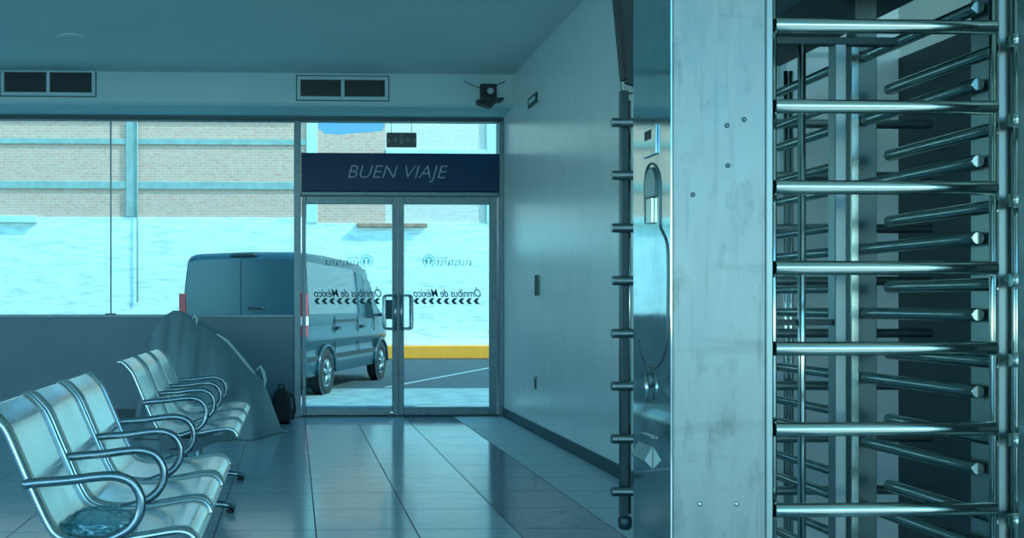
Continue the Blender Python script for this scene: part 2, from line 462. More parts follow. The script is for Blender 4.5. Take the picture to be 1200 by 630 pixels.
def decals(d, tx0, tx1, ccx, lx0, lx1):
    X0, X1 = at(tx0, 343, yg).x, at(tx1, 343, yg).x
    zc = at(tx0, 342.0, yg).z
    o = place_text('lettering', 'Ómnibus de México', ((X0 + X1) / 2, yg, zc), X1 - X0, .10, M['decal'], d, True, .3, .95, .0012)
    mb = MB(); n = 9; st = (X1 - X0) / n; zc = at(tx0, 352.6, yg).z; h = .030
    for i in range(n):
        x = X0 + i * st
        mb.prism([(x, zc), (x + st * .36, zc + h), (x + st * .82, zc + h), (x + st * .50, zc), (x + st * .82, zc - h), (x + st * .36, zc - h)], 'y', yg - .001, yg + .001)
    mb.build('chevrons', M['decal'], d)
    cc = at(ccx, 305.5, yg); mb = MB()
    def ring(r0, r1, k=28, a0=0, a1=2 * pi):
        A = [[(cc.x + r * cos(a0 + (a1 - a0) * i / k), yg - .0012, cc.z + r * sin(a0 + (a1 - a0) * i / k)) for i in range(k + 1)] for r in (r0, r1)]
        mb.grid(A, False)
    ring(.052, .064, a0=-1.1, a1=4.4); ring(.022, .042, a0=-.6, a1=3.8)
    for dx in (-.028, .008): mb.box((cc.x + dx, yg - .0012, cc.z - .035), (cc.x + dx + .014, yg - .0008, cc.z + .01))
    mb.build('emblem', M['decal_pale'], d)
    a, b = at(lx0, 306, yg).x, at(lx1, 306, yg).x
    # small line over a larger word, too faint to read: letter-like strokes only
    mb = MB(); z0 = at(lx0, 302, yg).z
    sgn = 1 if lx0 > ccx else -1
    s0 = a if sgn > 0 else b
    for i in range(9):
        x = s0 + sgn * (.012 + i * .0125); mb.box((x - .004, yg - .0012, z0 - .006), (x + .004, yg - .0008, z0 + .006))
    zz0, zz1 = at(lx0, 311, yg).z, at(lx0, 304.6, yg).z
    k = 10; wv = (b - a) / k
    for i in range(k):
        x = a + (i + .5) * wv; q = wv * .30
        mb.prism([(x - q, zz0), (x - q + .006, zz0), (x + q + .004, zz1), (x + q - .004, zz1)], 'y', yg - .0012, yg - .0008)
        if i % 2: mb.box((x - q, yg - .0012, zz0), (x + q, yg - .0008, zz0 + .008))
        else: mb.box((x - q, yg - .0012, zz1 - .008), (x + q, yg - .0008, zz1))
        if i % 3 == 0: mb.box((x + q - .007, yg - .0012, zz0), (x + q, yg - .0008, zz1))
    mb.build('faint_lettering', M['decal_pale'], d)
decals(dr, 484.5, 563.5, 502.5, 511, 553)
decals(dl, 368, 447, 429.5, 380, 421)
# floor threshold under the doors
struct(MB().box((p352, YB - .02, 0), (p585, YB + .12, .010), .003).build('trim_6', M['alu_dark']))
# pale rod standing in for the line of light in the door gap
bl = thing('gap_light_rod', (at(459, 482, YB).x, YB - .01, 0), 'small pale rod standing in for the light line between the door leaves', 'bolt')
q = at(459, 482, YB - .01)
MB().tube([(q.x, YB - .012, .0), (q.x, YB - .012, .075)], .009, 10).build('rod', M['steel'], bl)
MB().box((q.x - .018, YB - .022, .03), (q.x + .018, YB + .008, .055), .003).build('rod_block', M['steel'], bl)

# ------------------------------------------------------------------ vents, camera, signs, sockets
def vent(px0, px1, py0, py1, label, grp):
    a = at(px0, py1, YFA); b = at(px1, py0, YFA)
    c0 = (a + b) / 2
    t = thing('air_vent', (c0.x, YFA, a.z), label, 'vent', grp)
    fw = .034
    mb = MB()
    y0 = YFA - .014
    mb.box((a.x, y0, a.z), (b.x, YFA - .001, a.z + fw), .004); mb.box((a.x, y0, b.z - fw), (b.x, YFA - .001, b.z), .004)
    mb.box((a.x, y0, a.z + fw), (a.x + fw, YFA - .001, b.z - fw), .004); mb.box((b.x - fw, y0, a.z + fw), (b.x, YFA - .001, b.z - fw), .004)
    mb.box((c0.x - .016, y0, a.z + fw), (c0.x + .016, YFA - .001, b.z - fw), .003)
    mb.build('frame', M['fascia'], t)
    MB().box((a.x - .009, YFA - .005, a.z - .009), (b.x + .009, YFA - .0005, b.z + .009)).build('shadow_gap', M['base'], t)  # oversized dark plate, painted-in shadow line around the vent frame
    MB().box((a.x + fw, YFA - .0065, a.z + fw), (b.x - fw, YFA - .0052, b.z - fw)).build('backing', M['black'], t)
    mb = MB(); n = 44; x0 = a.x + fw + .01; x1 = b.x - fw - .01
    for i in range(n):
        x = x0 + (x1 - x0) * i / (n - 1)
        if abs(x - c0.x) < .02: continue
        mb.box((x - .003, YFA - .011, a.z + fw), (x + .003, YFA - .0066, b.z - fw))
    mb.build('louver', M['teal_dark'], t)
    return t
vent(1, 112, 81, 112, 'louvred air vent high on the bulkhead above the left window pane', 'air vents')
vent(348, 455, 90, 117, 'louvred air vent high on the bulkhead above the glass door', 'air vents')

s0 = at(571, 108, YFA)
cc = thing('security_camera', (s0.x, YFA, s0.z), 'dark square security camera fixed in the corner of the bulkhead', 'camera')
a = at(562, 119, YFA); b = at(581, 99, YFA)
MB().box((a.x, YFA - .05, a.z), (b.x, YFA - .001, b.z), .012, 2).build('mount', M['black'], cc)
MB().lathe([(.030, 0), (.030, .012), (.022, .018)], (s0.x + .02, YFA - .05, s0.z), (0, -1, 0), 20).build('lens', M['fascia'], cc)
MB().box((a.x - .01, YFA - .17, a.z - .012), (b.x + .045, YFA - .001, a.z + .006), .003).build('bracket', M['teal_dark'], cc)
MB().prism([(a.x - .05, a.z - .012), (a.x + .12, a.z - .012), (a.x + .118, a.z - .045), (a.x + .085, a.z - .085), (a.x - .04, a.z - .045)], 'y', YFA - .16, YFA - .05).build('housing', M['black'], cc)
MB().tube([(a.x - .15, YFA - .006, b.z + .03), (a.x - .07, YFA - .006, b.z - .01), (a.x + .02, YFA - .01, b.z - .04)], .004, 8).build('cable', M['teal_dark'], cc)
MB().tube([(b.x - .02, YFA - .01, b.z - .02), (b.x + .04, YFA - .006, b.z + .01), (b.x + .09, YFA - .004, b.z + .03)], .004, 8).build('cable', M['teal_dark'], cc)

# plate on the right wall, close to the bulkhead
a = atX(620, 124, XR); b = atX(630, 103, XR)
sp = thing('wall_sign', (XR, (a.y + b.y) / 2, a.z), 'small dark framed sign high on the right wall beside the bulkhead', 'sign')
MB().box((XR - .012, min(a.y, b.y), a.z - .03), (XR - .001, max(a.y, b.y), b.z - .03), .003).build('frame', M['teal_dark'], sp)
MB().box((XR - .014, min(a.y, b.y) + .04, a.z + .0), (XR - .0121, max(a.y, b.y) - .04, b.z - .1)).build('face', M['sign_mark'], sp)
MB().box((XR - .014, min(a.y, b.y) + .05, b.z - .085), (XR - .0121, max(a.y, b.y) - .05, b.z - .055)).build('stripe', M['fascia'], sp)

def switch(px0, px1, py0, py1, label, cat, name):
    a = atX(px0, py1, XR); b = atX(px1, py0, XR); y0, y1 = sorted((a.y, b.y))
    t = thing(name, (XR, (y0 + y1) / 2, a.z), label, cat)
    return t, y0, y1, a.z, b.z
t, y0, y1, z0, z1 = switch(628.5, 632.5, 323, 345, 'dark narrow double switch plate on the right wall at chest height', 'switch', 'switch_plate')
yy = (y0 + y1) / 2
MB().box((XR - .006, yy - .06, z0), (XR - .001, yy + .06, z1), .002).build('plate', M['steel_dull'], t)
for s_ in (-.04, .04):
    MB().box((XR - .018, yy + s_ - .018, z0 - .01), (XR - .0061, yy + s_ + .018, z1 + .01), .003).build('switch_bank', M['alu_dark'], t)
MB().box((XR - .02, yy - .045, (z0 + z1) / 2 - .012), (XR - .0062, yy + .045, (z0 + z1) / 2 + .012), .003).build('bridge', M['black'], t)
t, y0, y1, z0, z1 = switch(626.5, 629, 441, 456, 'small dark socket low on the right wall', 'socket', 'wall_socket')
yy = (y0 + y1) / 2
MB().box((XR - .006, yy - .035, z0), (XR - .001, yy + .035, z1), .002).build('plate', M['alu'], t)
MB().box((XR - .010, yy - .02, z0 + .02), (XR - .0061, yy + .02, z1 - .02), .002).build('outlet', M['black'], t)

# exit sign in front of the transom glass
a = at(453, 172.5, YB - .06); b = at(488, 155.5, YB - .06)
es = thing('exit_sign', ((a.x + b.x) / 2, YB - .06, a.z), 'dark rectangular sign hanging in front of the transom glass over the door', 'sign')
MB().box((a.x, YB - .07, a.z), (b.x, YB - .05, b.z), .004).build('board', M['sign_face'], es)
mb = MB(); w = b.x - a.x; h = b.z - a.z
for s_ in (-1, 1):
    cx = (a.x + b.x) / 2 + s_ * w * .21; cz = (a.z + b.z) / 2
    mb.prism([(cx + s_ * .03, cz), (cx - s_ * .015, cz + .035), (cx - s_ * .015, cz - .035)], 'y', YB - .0715, YB - .0701)
    mb.box((cx + s_ * .05, YB - .0715, cz - .03), (cx + s_ * .075, YB - .0701, cz + .01))
mb.box(((a.x + b.x) / 2 - .02, YB - .0715, (a.z + b.z) / 2 - .045), ((a.x + b.x) / 2 + .02, YB - .0701, (a.z + b.z) / 2 + .02))
mb.lathe([(.016, 0), (.016, .0012)], ((a.x + b.x) / 2, YB - .0702, (a.z + b.z) / 2 + .042), (0, -1, 0), 14)
mb.build('pictogram', M['sign_mark'], es)
for s_ in (-.1, .1):
    MB().tube([((a.x + b.x) / 2 + s_, YB - .06, b.z - .002), ((a.x + b.x) / 2 + s_, YB - .06, headz + .02)], .0025, 6).build('hanger', M['alu_dark'], es)

# round ceiling lamp, off
q = atz(85, 44, ZC)
dlg = thing('ceiling_downlight', (q.x, q.y, ZC), 'round flush downlight switched off in the ceiling near the left vent', 'light')
MB().lathe([(.135, 0), (.135, -.006), (.120, -.014), (.105, -.014)], (q.x, q.y, ZC), (0, 0, 1), 32).build('ring', M['ceil'], dlg)
MB().lathe([(.104, -.010), (.104, -.0125)], (q.x, q.y, ZC), (0, 0, 1), 32).build('diffuser', M['fascia'], dlg)

# ------------------------------------------------------------------ beam seating
PITCH = .49
PROF = [(-.872, .806), (-.862, .812), (-.845, .803), (-.815, .772), (-.795, .742), (-.760, .66), (-.715, .555), (-.685, .492), (-.662, .462), (-.625, .446), (-.56, .441),
        (-.48, .447), (-.40, .459), (-.335, .469), (-.300, .466), (-.278, .449), (-.268, .425)]
SP = smooth_path(PROF, 3)
ARM = smooth_path([(-.745, .606), (-.70, .611), (-.62, .617), (-.545, .626), (-.49, .627), (-.447, .609), (-.424, .567), (-.428, .52), (-.455, .483), (-.50, .458), (-.56, .437)], 4)

def make_bench():
    root = thing('beam_bench', (-.60, 0, 0), 'x', 'bench')
    for k in range(3):
        y0 = k * PITCH + .026; y1 = (k + 1) * PITCH - .026
        mb = MB(); nrm = []
        for i, p in enumerate(SP):
            a = SP[max(i - 1, 0)]; b = SP[min(i + 1, len(SP) - 1)]
            dx, dz = b[0] - a[0], b[1] - a[1]; l = sqrt(dx * dx + dz * dz); nrm.append((-dz / l, dx / l))
        ny = 7
        R = []
        th_ = .0025
        ring_rows = []
        for i, p in enumerate(SP):
            nx, nz = nrm[i]
            top = [(p[0] + nx * th_, y0 + (y1 - y0) * j / ny, p[1] + nz * th_) for j in range(ny + 1)]
            bot = [(p[0] - nx * th_, y1 - (y1 - y0) * j / ny, p[1] - nz * th_) for j in range(ny + 1)]
            ring_rows.append(top + bot)
        Rv = mb.grid(ring_rows, True, True)
        mb.bm.faces.new(Rv[0]); mb.bm.faces.new(list(reversed(Rv[-1])))
        seat = mb.build('seat_shell', M['perf'], root)
        me = seat.data; uv = me.uv_layers.new(name='UVMap')
        # arc length along the profile for the hole pattern
        for lp in me.loops:
            co = me.vertices[lp.vertex_index].co
            best = min(range(len(SP)), key=lambda i: (SP[i][0] - co.x) ** 2 + (SP[i][1] - co.z) ** 2)
            s_ = sum(sqrt((SP[i + 1][0] - SP[i][0]) ** 2 + (SP[i + 1][1] - SP[i][1]) ** 2) for i in range(best))
            uv.data[lp.index].uv = (co.y / .0075, s_ / .0075)
        for ye in (y0 - .006, y1 + .006):
            MB().tube([(p[0], ye, p[1]) for p in SP], .0095, 10).build('edge_tube', M['chrome'], root)
    for k in range(4):
        y = k * PITCH
        MB().tube([(p[0], y, p[1]) for p in ARM], .0135, 12).build('armrest', M['chrome_dark'], root)
        # cast bracket from the beam up under the seats
        MB().prism([(-.66, .35), (-.50, .35), (-.33, .425), (-.33, .445), (-.50, .425), (-.66, .43)], 'y', y - .008, y + .008).build('bracket', M['alu_dark'], root)
    MB().box((-.61, -.02, .325), (-.54, 3 * PITCH + .02, .375), .006).build('beam', M['alu_dark'], root)
    for y in (.5 * PITCH, 2.5 * PITCH):
        mb = MB()
        mb.tube([(-.575, y, .33), (-.575, y, .10), (-.575, y, .05)], [.028, .028, .034], 14)
        mb.tube([(-.86, y, .030), (-.80, y, .042), (-.575, y, .062), (-.36, y, .042), (-.29, y, .030)], .018, 12, flat=1.2)
        leg = mb.build('leg', M['chrome_dark'], root)
        for x in (-.83, -.32):
            MB().lathe([(.022, 0), (.022, .012), (.010, .016), (.010, .036)], (x, y, 0), (0, 0, 1), 14).build('foot', M['rubber'], leg)
    return root
b1 = make_bench()
# (children are laid out around x=-.6; the root sits on the floor)
tag(b1, 'nearest perforated steel beam bench with chrome arms and a plastic bag on it', 'bench', 'perforated steel beam benches')
b2 = copy_tree(b1)
tag(b2, 'farther perforated steel beam bench between the front bench and the covered heap', 'bench', 'perforated steel beam benches')
Y1 = 2.80; b1.location = (-.60, Y1, 0)
b2.location = (-.62, 5.12, 0)

# crumpled plastic bag lying on the nearest seat
random.seed(3)
bagc = Vector((-.565, Y1 + .17, .452))
mb = MB(); rows = []
nu, nv = 34, 64
for i in range(nu + 1):
    ph = pi * i / nu
    row = []
    for j in range(nv):
        a = 2 * pi * j / nv
        d = Vector((sin(ph) * cos(a), sin(ph) * sin(a), cos(ph)))
        w = 1 + .30 * noise.noise(d * 3.1 + Vector((2, 5, 1))) + .22 * abs(noise.noise(d * 7.3)) + .16 * abs(noise.noise(d * 17))
        row.append(bagc + Vector((d.x * .092 * w, d.y * .115 * w, max(d.z * .034 * w, -.006) + .012)))
    rows.append(row)
mb.grid(rows, True, True)
bag = mb.build('plastic_bag', M['plastic_film'])
tag(bag, 'crumpled clear grey plastic bag lying on the nearest bench seat', 'bag')

# ------------------------------------------------------------------ covered heap and backpack by the back wall
def interp(tab, x):
    if x <= tab[0][0]: return tab[0][1]
    for (a, b), (c, d) in zip(tab, tab[1:]):
        if x <= c:
            t = (x - a) / (c - a); return b + (d - b) * t
    return tab[-1][1]
def px_top(px): return interp([(172, 440), (176, 408), (181, 385), (190, 371), (203, 363), (214, 364), (222, 368), (232, 375), (248, 384), (262, 393), (275, 408), (288, 424), (300, 437), (309, 447), (315, 462), (323, 484), (331, 505), (337, 514)], px)
mb = MB(); rows = []
NX, NT = 64, 26
YT = 8.75
for i in range(NX + 1):
    px = 172 + (337 - 172) * i / NX
    top = at(px, px_top(px), YT)
    xr = (px - 172) / 165
    fy = 8.22 + .12 * sin(xr * 9) * (1 - xr) + .03 * sin(xr * 31)     # front hem
    ez = min(1, max(.12, top.z / .5))
    fy = YT - (YT - fy) * ez
    by = YT + .75 * ez
    foot = at(px, 500, 8.3).x
    row = []
    for j in range(NT + 1):
        t = j / NT
        if t < .62:
            s_ = t / .62                         # front face, hem to ridge
            z = top.z * (1 - (1 - s_) ** 1.15) ; y = fy + (YT - fy) * (s_ ** 1.6)
        else:
            s_ = (t - .62) / .38
            z = top.z * (1 - s_ ** 1.6); y = YT + (by - YT) * s_
        f_ = noise.noise(Vector((px * .045, t * 1.3, 3))) * .055 + noise.noise(Vector((px * .12, t * 2.0, 9))) * .022
        f_ += .05 * math.exp(-((px - 205 + 6 * t) / 3.0) ** 2) + .03 * math.exp(-((px - 186 + 8 * t) / 2.5) ** 2) - .03 * math.exp(-((px - 213) / 4.0) ** 2)
        sag = f_ * min(1, 4 * s_ * (1 - s_) + .25) if t < .62 else 0
        xx = top.x + (-.05 * (1 - t / .62) if (t < .62 and xr < .5) else 0)
        row.append((xx, min(y + sag, YB - .05), max(z, .004)))
    rows.append(row)
R = mb.grid(rows)
mb.bm.faces.new([R[0][j] for j in range(NT + 1)]); mb.bm.faces.new([R[-1][j] for j in range(NT + 1)])
tarp = mb.build('tarp_cover', M['tarp'])
tp = thing('covered_heap', at(255, 510, 8.6) * Vector((1, 1, 0)) if False else (at(255, 500, 8.6).x, 8.6, 0), 'tall heap under a grey draped tarp against the back wall beside the door', 'covered heap')
tarp.parent = tp; tarp.location = -Vector(tp.location)
# gathered seams along the sloping edge
pts = []
for px, py in ((254, 389), (266, 397), (276, 408), (284, 418), (292, 428), (299, 436)):
    q = at(px, py + 2, YT - .10); pts.append((q.x, YT - .10, q.z))
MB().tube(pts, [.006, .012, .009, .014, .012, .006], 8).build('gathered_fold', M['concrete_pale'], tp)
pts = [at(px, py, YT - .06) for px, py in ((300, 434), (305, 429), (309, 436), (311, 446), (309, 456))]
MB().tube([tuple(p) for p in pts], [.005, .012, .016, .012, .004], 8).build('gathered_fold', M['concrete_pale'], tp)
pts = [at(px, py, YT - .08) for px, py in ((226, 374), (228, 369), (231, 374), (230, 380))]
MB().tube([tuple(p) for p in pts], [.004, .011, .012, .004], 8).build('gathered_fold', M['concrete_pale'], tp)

q = atz(330, 496, 0)
bp = thing('backpack', (q.x, q.y, 0), 'black backpack standing on the floor between the tarp and the door', 'backpack')
mb = MB(); rows = []
W, D, H = .088, .08, .335
for i in range(15):
    t = i / 14; z = H * t
    k_ = sqrt(max(0, 1 - max(0, (t - .62) / .38) ** 2)) * (.86 + .14 * min(1, t * 6)); k_ = max(k_, .05)
    rows.append([(q.x + W * k_ * (abs(cos(a)) ** .6) * (1 if cos(a) > 0 else -1) * (1 + .05 * noise.noise(Vector((a, t * 5, 0)))), q.y + D * k_ * (abs(sin(a)) ** .6) * (1 if sin(a) > 0 else -1), z) for a in [2 * pi * j / 28 for j in range(28)]])
R = mb.grid(rows, True, True); mb.bm.faces.new(R[0]); mb.bm.faces.new(R[-1])
mb.build('body', M['cloth_black'], bp)
mb = MB(); mb.box((q.x - .075, q.y - D - .04, .03), (q.x + .075, q.y - D + .03, .19), .025, 3); mb.build('front_pocket', M['cloth_black'], bp)
MB().tube([(q.x - .03, q.y, H - .012), (q.x - .025, q.y, H + .02), (q.x, q.y, H + .032), (q.x + .025, q.y, H + .02), (q.x + .03, q.y, H - .012)], .007, 8).build('grab_loop', M['cloth_black'], bp)
for s_ in (1,):
    MB().tube([(q.x + s_ * .07, q.y + .02, H * .85), (q.x + s_ * .115, q.y, H * .7), (q.x + s_ * .125, q.y - .01, H * .35), (q.x + s_ * .10, q.y, .04)], .010, 8, flat=1.6).build('strap', M['cloth_black'], bp)

# ------------------------------------------------------------------ stainless pillar with coin slot
YN = 2.42
a = at(787, 300, YN); bb = at(899, 300, YN)
XK = a.x; XK2 = bb.x
yk = atX(742, 300, XK).y
ki = thing('turnstile_pillar', ((XK + XK2) / 2, (YN + yk) / 2, 0), 'worn stainless steel pillar with slot plates left of the turnstile bars', 'pillar')
MB().box((XK + .004, YN, 0), (XK2, yk, 2.45), .005, 2).build('front_casing', M['steel_pillar'], ki)
MB().box((XK, YN + .006, .0), (XK + .0039, yk - .002, 2.45)).build('side_plate', M['steel_face'], ki)
# flange strips on the casing edges
MB().box((XK2 - .004, YN - .006, .0), (XK2 + .012, YN + .02, 2.45), .002).build('edge_strip', M['steel_dull'], ki)
# screw heads on the front
for px, py in ((852, 147), (872, 140), (853, 194), (812, 228), (820, 590), (863, 590)):
    q = at(px, py, YN)
    MB().lathe([(.006, -.001), (.006, .0015), (.003, .003)], (q.x, YN, q.z), (0, -1, 0), 12).build('screw', M['steel_mark'] if py < 300 else M['steel'], ki)
# things on the left face
def kbox(px0, px1, py0, py1, h, name, mt, bev=.002):
    p = atX(px0, (py0 + py1) / 2, XK); r = atX(px1, (py0 + py1) / 2, XK)
    pm = (px0 + px1) / 2
    z0 = atX(pm, py1, XK).z; z1 = atX(pm, py0, XK).z
    ya, yb = sorted((p.y, r.y))
    return MB().box((XK - h, ya, z0), (XK - .0003, yb, z1), bev).build(name, mt, ki)
kbox(756, 771, 148, 183, .006, 'slot_plate', M['steel_face'])
kbox(758, 766, 153, 164, .0065, 'slot', M['black'], .0005)
def keyhole(pxc, pw, py0, py1, name, h, mt):
    y0 = atX(pxc + pw, 300, XK).y; y1 = atX(pxc - pw, 300, XK).y
    zb, zt = atX(pxc, py1, XK).z, atX(pxc, py0, XK).z
    yc = (y0 + y1) / 2; r = (y1 - y0) / 2
    poly = [(y0, zb), (y1, zb)] + [(yc + r * cos(t), zt - r + r * sin(t)) for t in [pi * i / 12 for i in range(13)]]
    MB().prism(poly, 'x', XK - h, XK - .0003).build(name, mt, ki)
keyhole(764, 6.5, 196, 232, 'reader_bezel', .004, M['steel_mark'])
keyhole(764, 5.5, 198, 230, 'reader_plate', .0055, M['steel_dull'])
kbox(760, 767, 232, 262, .0075, 'reader_slot', M['steel'])
# engraved outline of the card plate: narrow neck above, wide round-bottomed body below
out = [(757, 262), (756, 225), (757, 204), (761, 193), (766, 192), (771, 199), (774, 215), (774, 262), (776, 270), (781, 282), (783, 300), (783, 350), (782, 392), (779, 412), (773, 426), (765, 432), (757, 427), (751, 415), (748, 398)]
pts = []
for px, py in smooth_path(out, 3):
    q = atX(px, py, XK); pts.append((XK - .001, q.y, q.z))
MB().tube(pts, .0028, 6).build('plate_rim', M['steel_mark'], ki)
for i, py in enumerate((411, 420, 428)):
    kbox(757, 767, py - 1.5, py + 1.5, .0015, 'mark', M['steel_mark'], 0)
mb = MB(); yk_ = atX(762, 445, XK).y; zk = atX(762, 445, XK).z
mb.lathe([(.020, 0), (.020, .006), (.014, .009)], (XK, yk_, zk), (-1, 0, 0), 18)
mb.build('lock', M['steel_mark'], ki)
mb = MB(); mb.tube([(XK - .010, yk_, zk + .015), (XK - .013, yk_ - .01, zk - .02), (XK - .010, yk_, zk - .05)], .005, 8); mb.build('key_pull', M['steel'], ki)
# coin return: a wedge lip standing out of the plate
p0 = atX(765, 523, XK); p1 = atX(765, 549, XK); p2 = atX(752, 549, XK)
yw0, yw1 = p0.y, p2.y + .02
mb = MB()
A = [(XK - .001, yw0, p0.z), (XK - .001, yw0, p1.z), (XK - .022, yw0, p1.z + .022)]
B = [(XK - .001, yw1, p0.z), (XK - .001, yw1, p1.z), (XK - .022, yw1, p1.z + .022)]
va = [mb.bm.verts.new(p) for p in A]; vb = [mb.bm.verts.new(p) for p in B]
mb.bm.faces.new(va); mb.bm.faces.new(list(reversed(vb)))
for i in range(3): mb.bm.faces.new((va[i], vb[i], vb[(i + 1) % 3], va[(i + 1) % 3]))
mb.build('return_chute', M['steel_dull'], ki)
kbox(754, 768, 509, 512, .008, 'chute_lip', M['steel'])

# ------------------------------------------------------------------ full-height turnstile
YFT = 2.46                                   # near bars
ZTOP, STEP = 1.793, .2004
RB = .0178
XA = 1.765                                   # rotor axis
YA = 3.09
cx0 = at(906, 300, YFT).x; cx1 = at(1166, 300, YFT).x
ts = thing('turnstile', (XA, YA, 0), 'full height stainless turnstile with stacked horizontal bars right of the pillar', 'turnstile')
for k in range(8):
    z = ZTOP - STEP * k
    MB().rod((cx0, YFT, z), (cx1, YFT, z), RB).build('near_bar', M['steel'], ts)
# uprights carrying the near bars
x = at(906.5, 300, YFT + .03).x
MB().tube([(x, YFT + .03, 0), (x, YFT + .03, 2.05)], .0075, 10).build('upright', M['steel'], ts)
MB().box((XK2 + .013, YFT + .045, 0), (x + .005, YFT + .16, 2.05), .002).build('jamb', M['teal_dark'], ts)
x = at(1163.5, 300, YFT + .03).x
MB().tube([(x, YFT + .03, 0), (x, YFT + .03, 2.05)], .0085, 12).build('upright', M['steel'], ts)
xa, xb = at(1167.5, 300, YFT + .05).x, at(1190, 300, YFT + .05).x
MB().box((xa, YFT + .045, 0), (xb, YFT + .15, 2.45), .004).build('side_post', M['steel_dull'], ts)
# rotor: square column with near and far wings
rot = MB().box((XA - .026, YA - .03, .04), (XA + .042, YA + .03, 2.06), .004).build('rotor', M['steel_dark'], ts)
for k in range(9):
    z = 1.870 - .199 * k
    MB().rod((XA + .004, YA - .03, z), (XA + .004, 2.545, z), RB).build('arm', M['steel_arm'], rot)
    MB().rod((XA - .004, YA + .03, z), (XA - .004, 3.60, z), RB * .9).build('arm', M['steel_arm'], rot)
# combs the wings pass through
for k in range(8):
    z = 1.750 - .199 * k
    MB().rod((XA + .03, 2.98, z), (XA + .03, YFT + .046, z), RB).build('comb_bar', M['steel_arm'], ts)
    MB().rod((XA - .005, 3.22, z), (XA - .005, 3.745, z), RB * .8).build('comb_bar', M['steel_arm'], ts)
# inner guard frame
YG = 2.74
x0, x1 = at(907, 300, YG).x, at(1050, 300, YG).x
MB().box((x0, YG - .01, at(970, 53, YG).z), (x1, YG + .02, at(970, 44, YG).z), .002).build('header_rail', M['teal_dark'], ts)
x = at(939.5, 300, YG).x
MB().tube([(x, YG, 0), (x, YG, at(970, 50, YG).z)], .0105, 12).build('guard_tube', M['steel'], ts)
xa, xb = at(977, 300, YG).x, at(990, 300, YG).x
MB().box((xa, YG - .008, 0), (xb, YG + .03, at(970, 50, YG).z), .002).build('guard_post', M['steel_dull'], ts)
MB().box((x0, YG + .006, at(940, 381, YG).z), (xa, YG + .02, at(940, 374, YG).z), .001).build('guard_rail', M['teal_dark'], ts)
xa, xb = at(998, 300, YG + .1).x, at(1006.5, 300, YG + .1).x
MB().box((xa, YG + .10, 0), (xb, YG + .106, at(970, 50, YG + .1).z), .001).build('guard_strip', M['steel'], ts)
# far side: long straight bars, left ends showing past the pillar
YD = 3.79
fx0 = at(716.5, 300, YD).x; fx1 = at(1091, 300, YD).x
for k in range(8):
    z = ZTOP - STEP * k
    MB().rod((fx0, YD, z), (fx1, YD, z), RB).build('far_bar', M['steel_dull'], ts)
xa, xb = at(728, 300, YD + .02).x, at(737, 300, YD + .02).x
zb = at(735, 622, YD).z
MB().box((xa, YD + .018, zb + .05), (xb, YD + .05, at(735, 104, YD).z), .003).build('far_post', M['alu_dark'], ts)
xa2 = at(740.5, 300, YD + .02).x
MB().tube([((xb + xa2) / 2, YD + .03, zb + .06), ((xb + xa2) / 2, YD + .03, at(735, 116, YD).z)], .006, 10).build('far_upright', M['steel'], ts)
MB().lathe([(.018, 0), (.026, .012), (.026, .04), (.02, .052)], (xb - .01, YD + .035, zb), (0, 0, 1), 16).build('post_foot', M['alu_dark'], ts)
MB().box((xa + .005, YD + .019, at(735, 108, YD).z), (xb + .02, YD + .05, at(735, 92, YD).z), .004).build('post_cap', M['steel_dull'], ts)
for px in (921.5, 927.5):
    x = at(px, 300, YD + .025).x
    MB().tube([(x, YD + .028, 0), (x, YD + .028, 2.0)], .0085, 10).build('far_upright', M['steel'], ts)
x = XA - .005
MB().box((x - .03, YD + .018, 0), (x + .03, YD + .07, 2.05), .003).build('far_post', M['alu_dark'], ts)
# canopy over the rotor
zc_ = 2.05
MB().box((XA - .175, 2.50, zc_), (XA + .175, 3.95, zc_ + .30), .006).build('canopy', M['teal_dark'], ts)

# tilted dark panel hanging over the far bars, left of the pillar
YS = 3.60
zt_ = 2.32
p0 = at(723.0, 0, YS); p1 = at(731.5, 92, YS)
hs = thing('hanging_panel', (p1.x + .05, YS, p1.z), 'tall dark edged panel hanging beside the top of the stainless pillar', 'panel')
dirv = (p0 - p1).normalized(); top = p1 + dirv * .62
W_ = .09
mb = MB()
mb.prism([(p1.x, p1.z), (p1.x + .012, p1.z), (top.x + .022, top.z), (top.x, top.z)], 'y', YS, YS + .05); mb.build('frame', M['black'], hs)
mb = MB()
mb.prism([(p1.x + .013, p1.z - .01), (p1.x + .10, p1.z - .04), (top.x + .13, top.z), (top.x + .023, top.z)], 'y', YS + .01, YS + .04); mb.build('panel', M['teal_dark'], hs)

# neighbouring turnstile cut by the edge of the picture
xb2 = at(1183, 300, YFT).x
t2_ = thing('turnstile', (xb2 + .3, YFT, 0), 'second stainless turnstile showing only bar ends at the right picture edge', 'turnstile')
for k in range(8):
    z = ZTOP - STEP * k - .03
    MB().rod((xb2, YFT, z), (xb2 + .55, YFT, z), RB).build('near_bar', M['steel'], t2_)
x = at(1187.5, 300, YFT + .03).x
MB().tube([(x + .006, YFT + .031, 0), (x + .006, YFT + .031, 2.05)], .0075, 12).build('upright', M['steel'], t2_)
xq = at(1192, 300, YFT - .12).x
MB().box((xq, YFT - .17, 0), (xq + .10, YFT - .12, 2.45), .004).build('side_post', M['steel_dull'], t2_)
MB().box((xb2 + .45, YFT + .045, 0), (xb2 + .53, YFT + .12, 2.45), .004).build('side_post', M['steel_dull'], t2_)

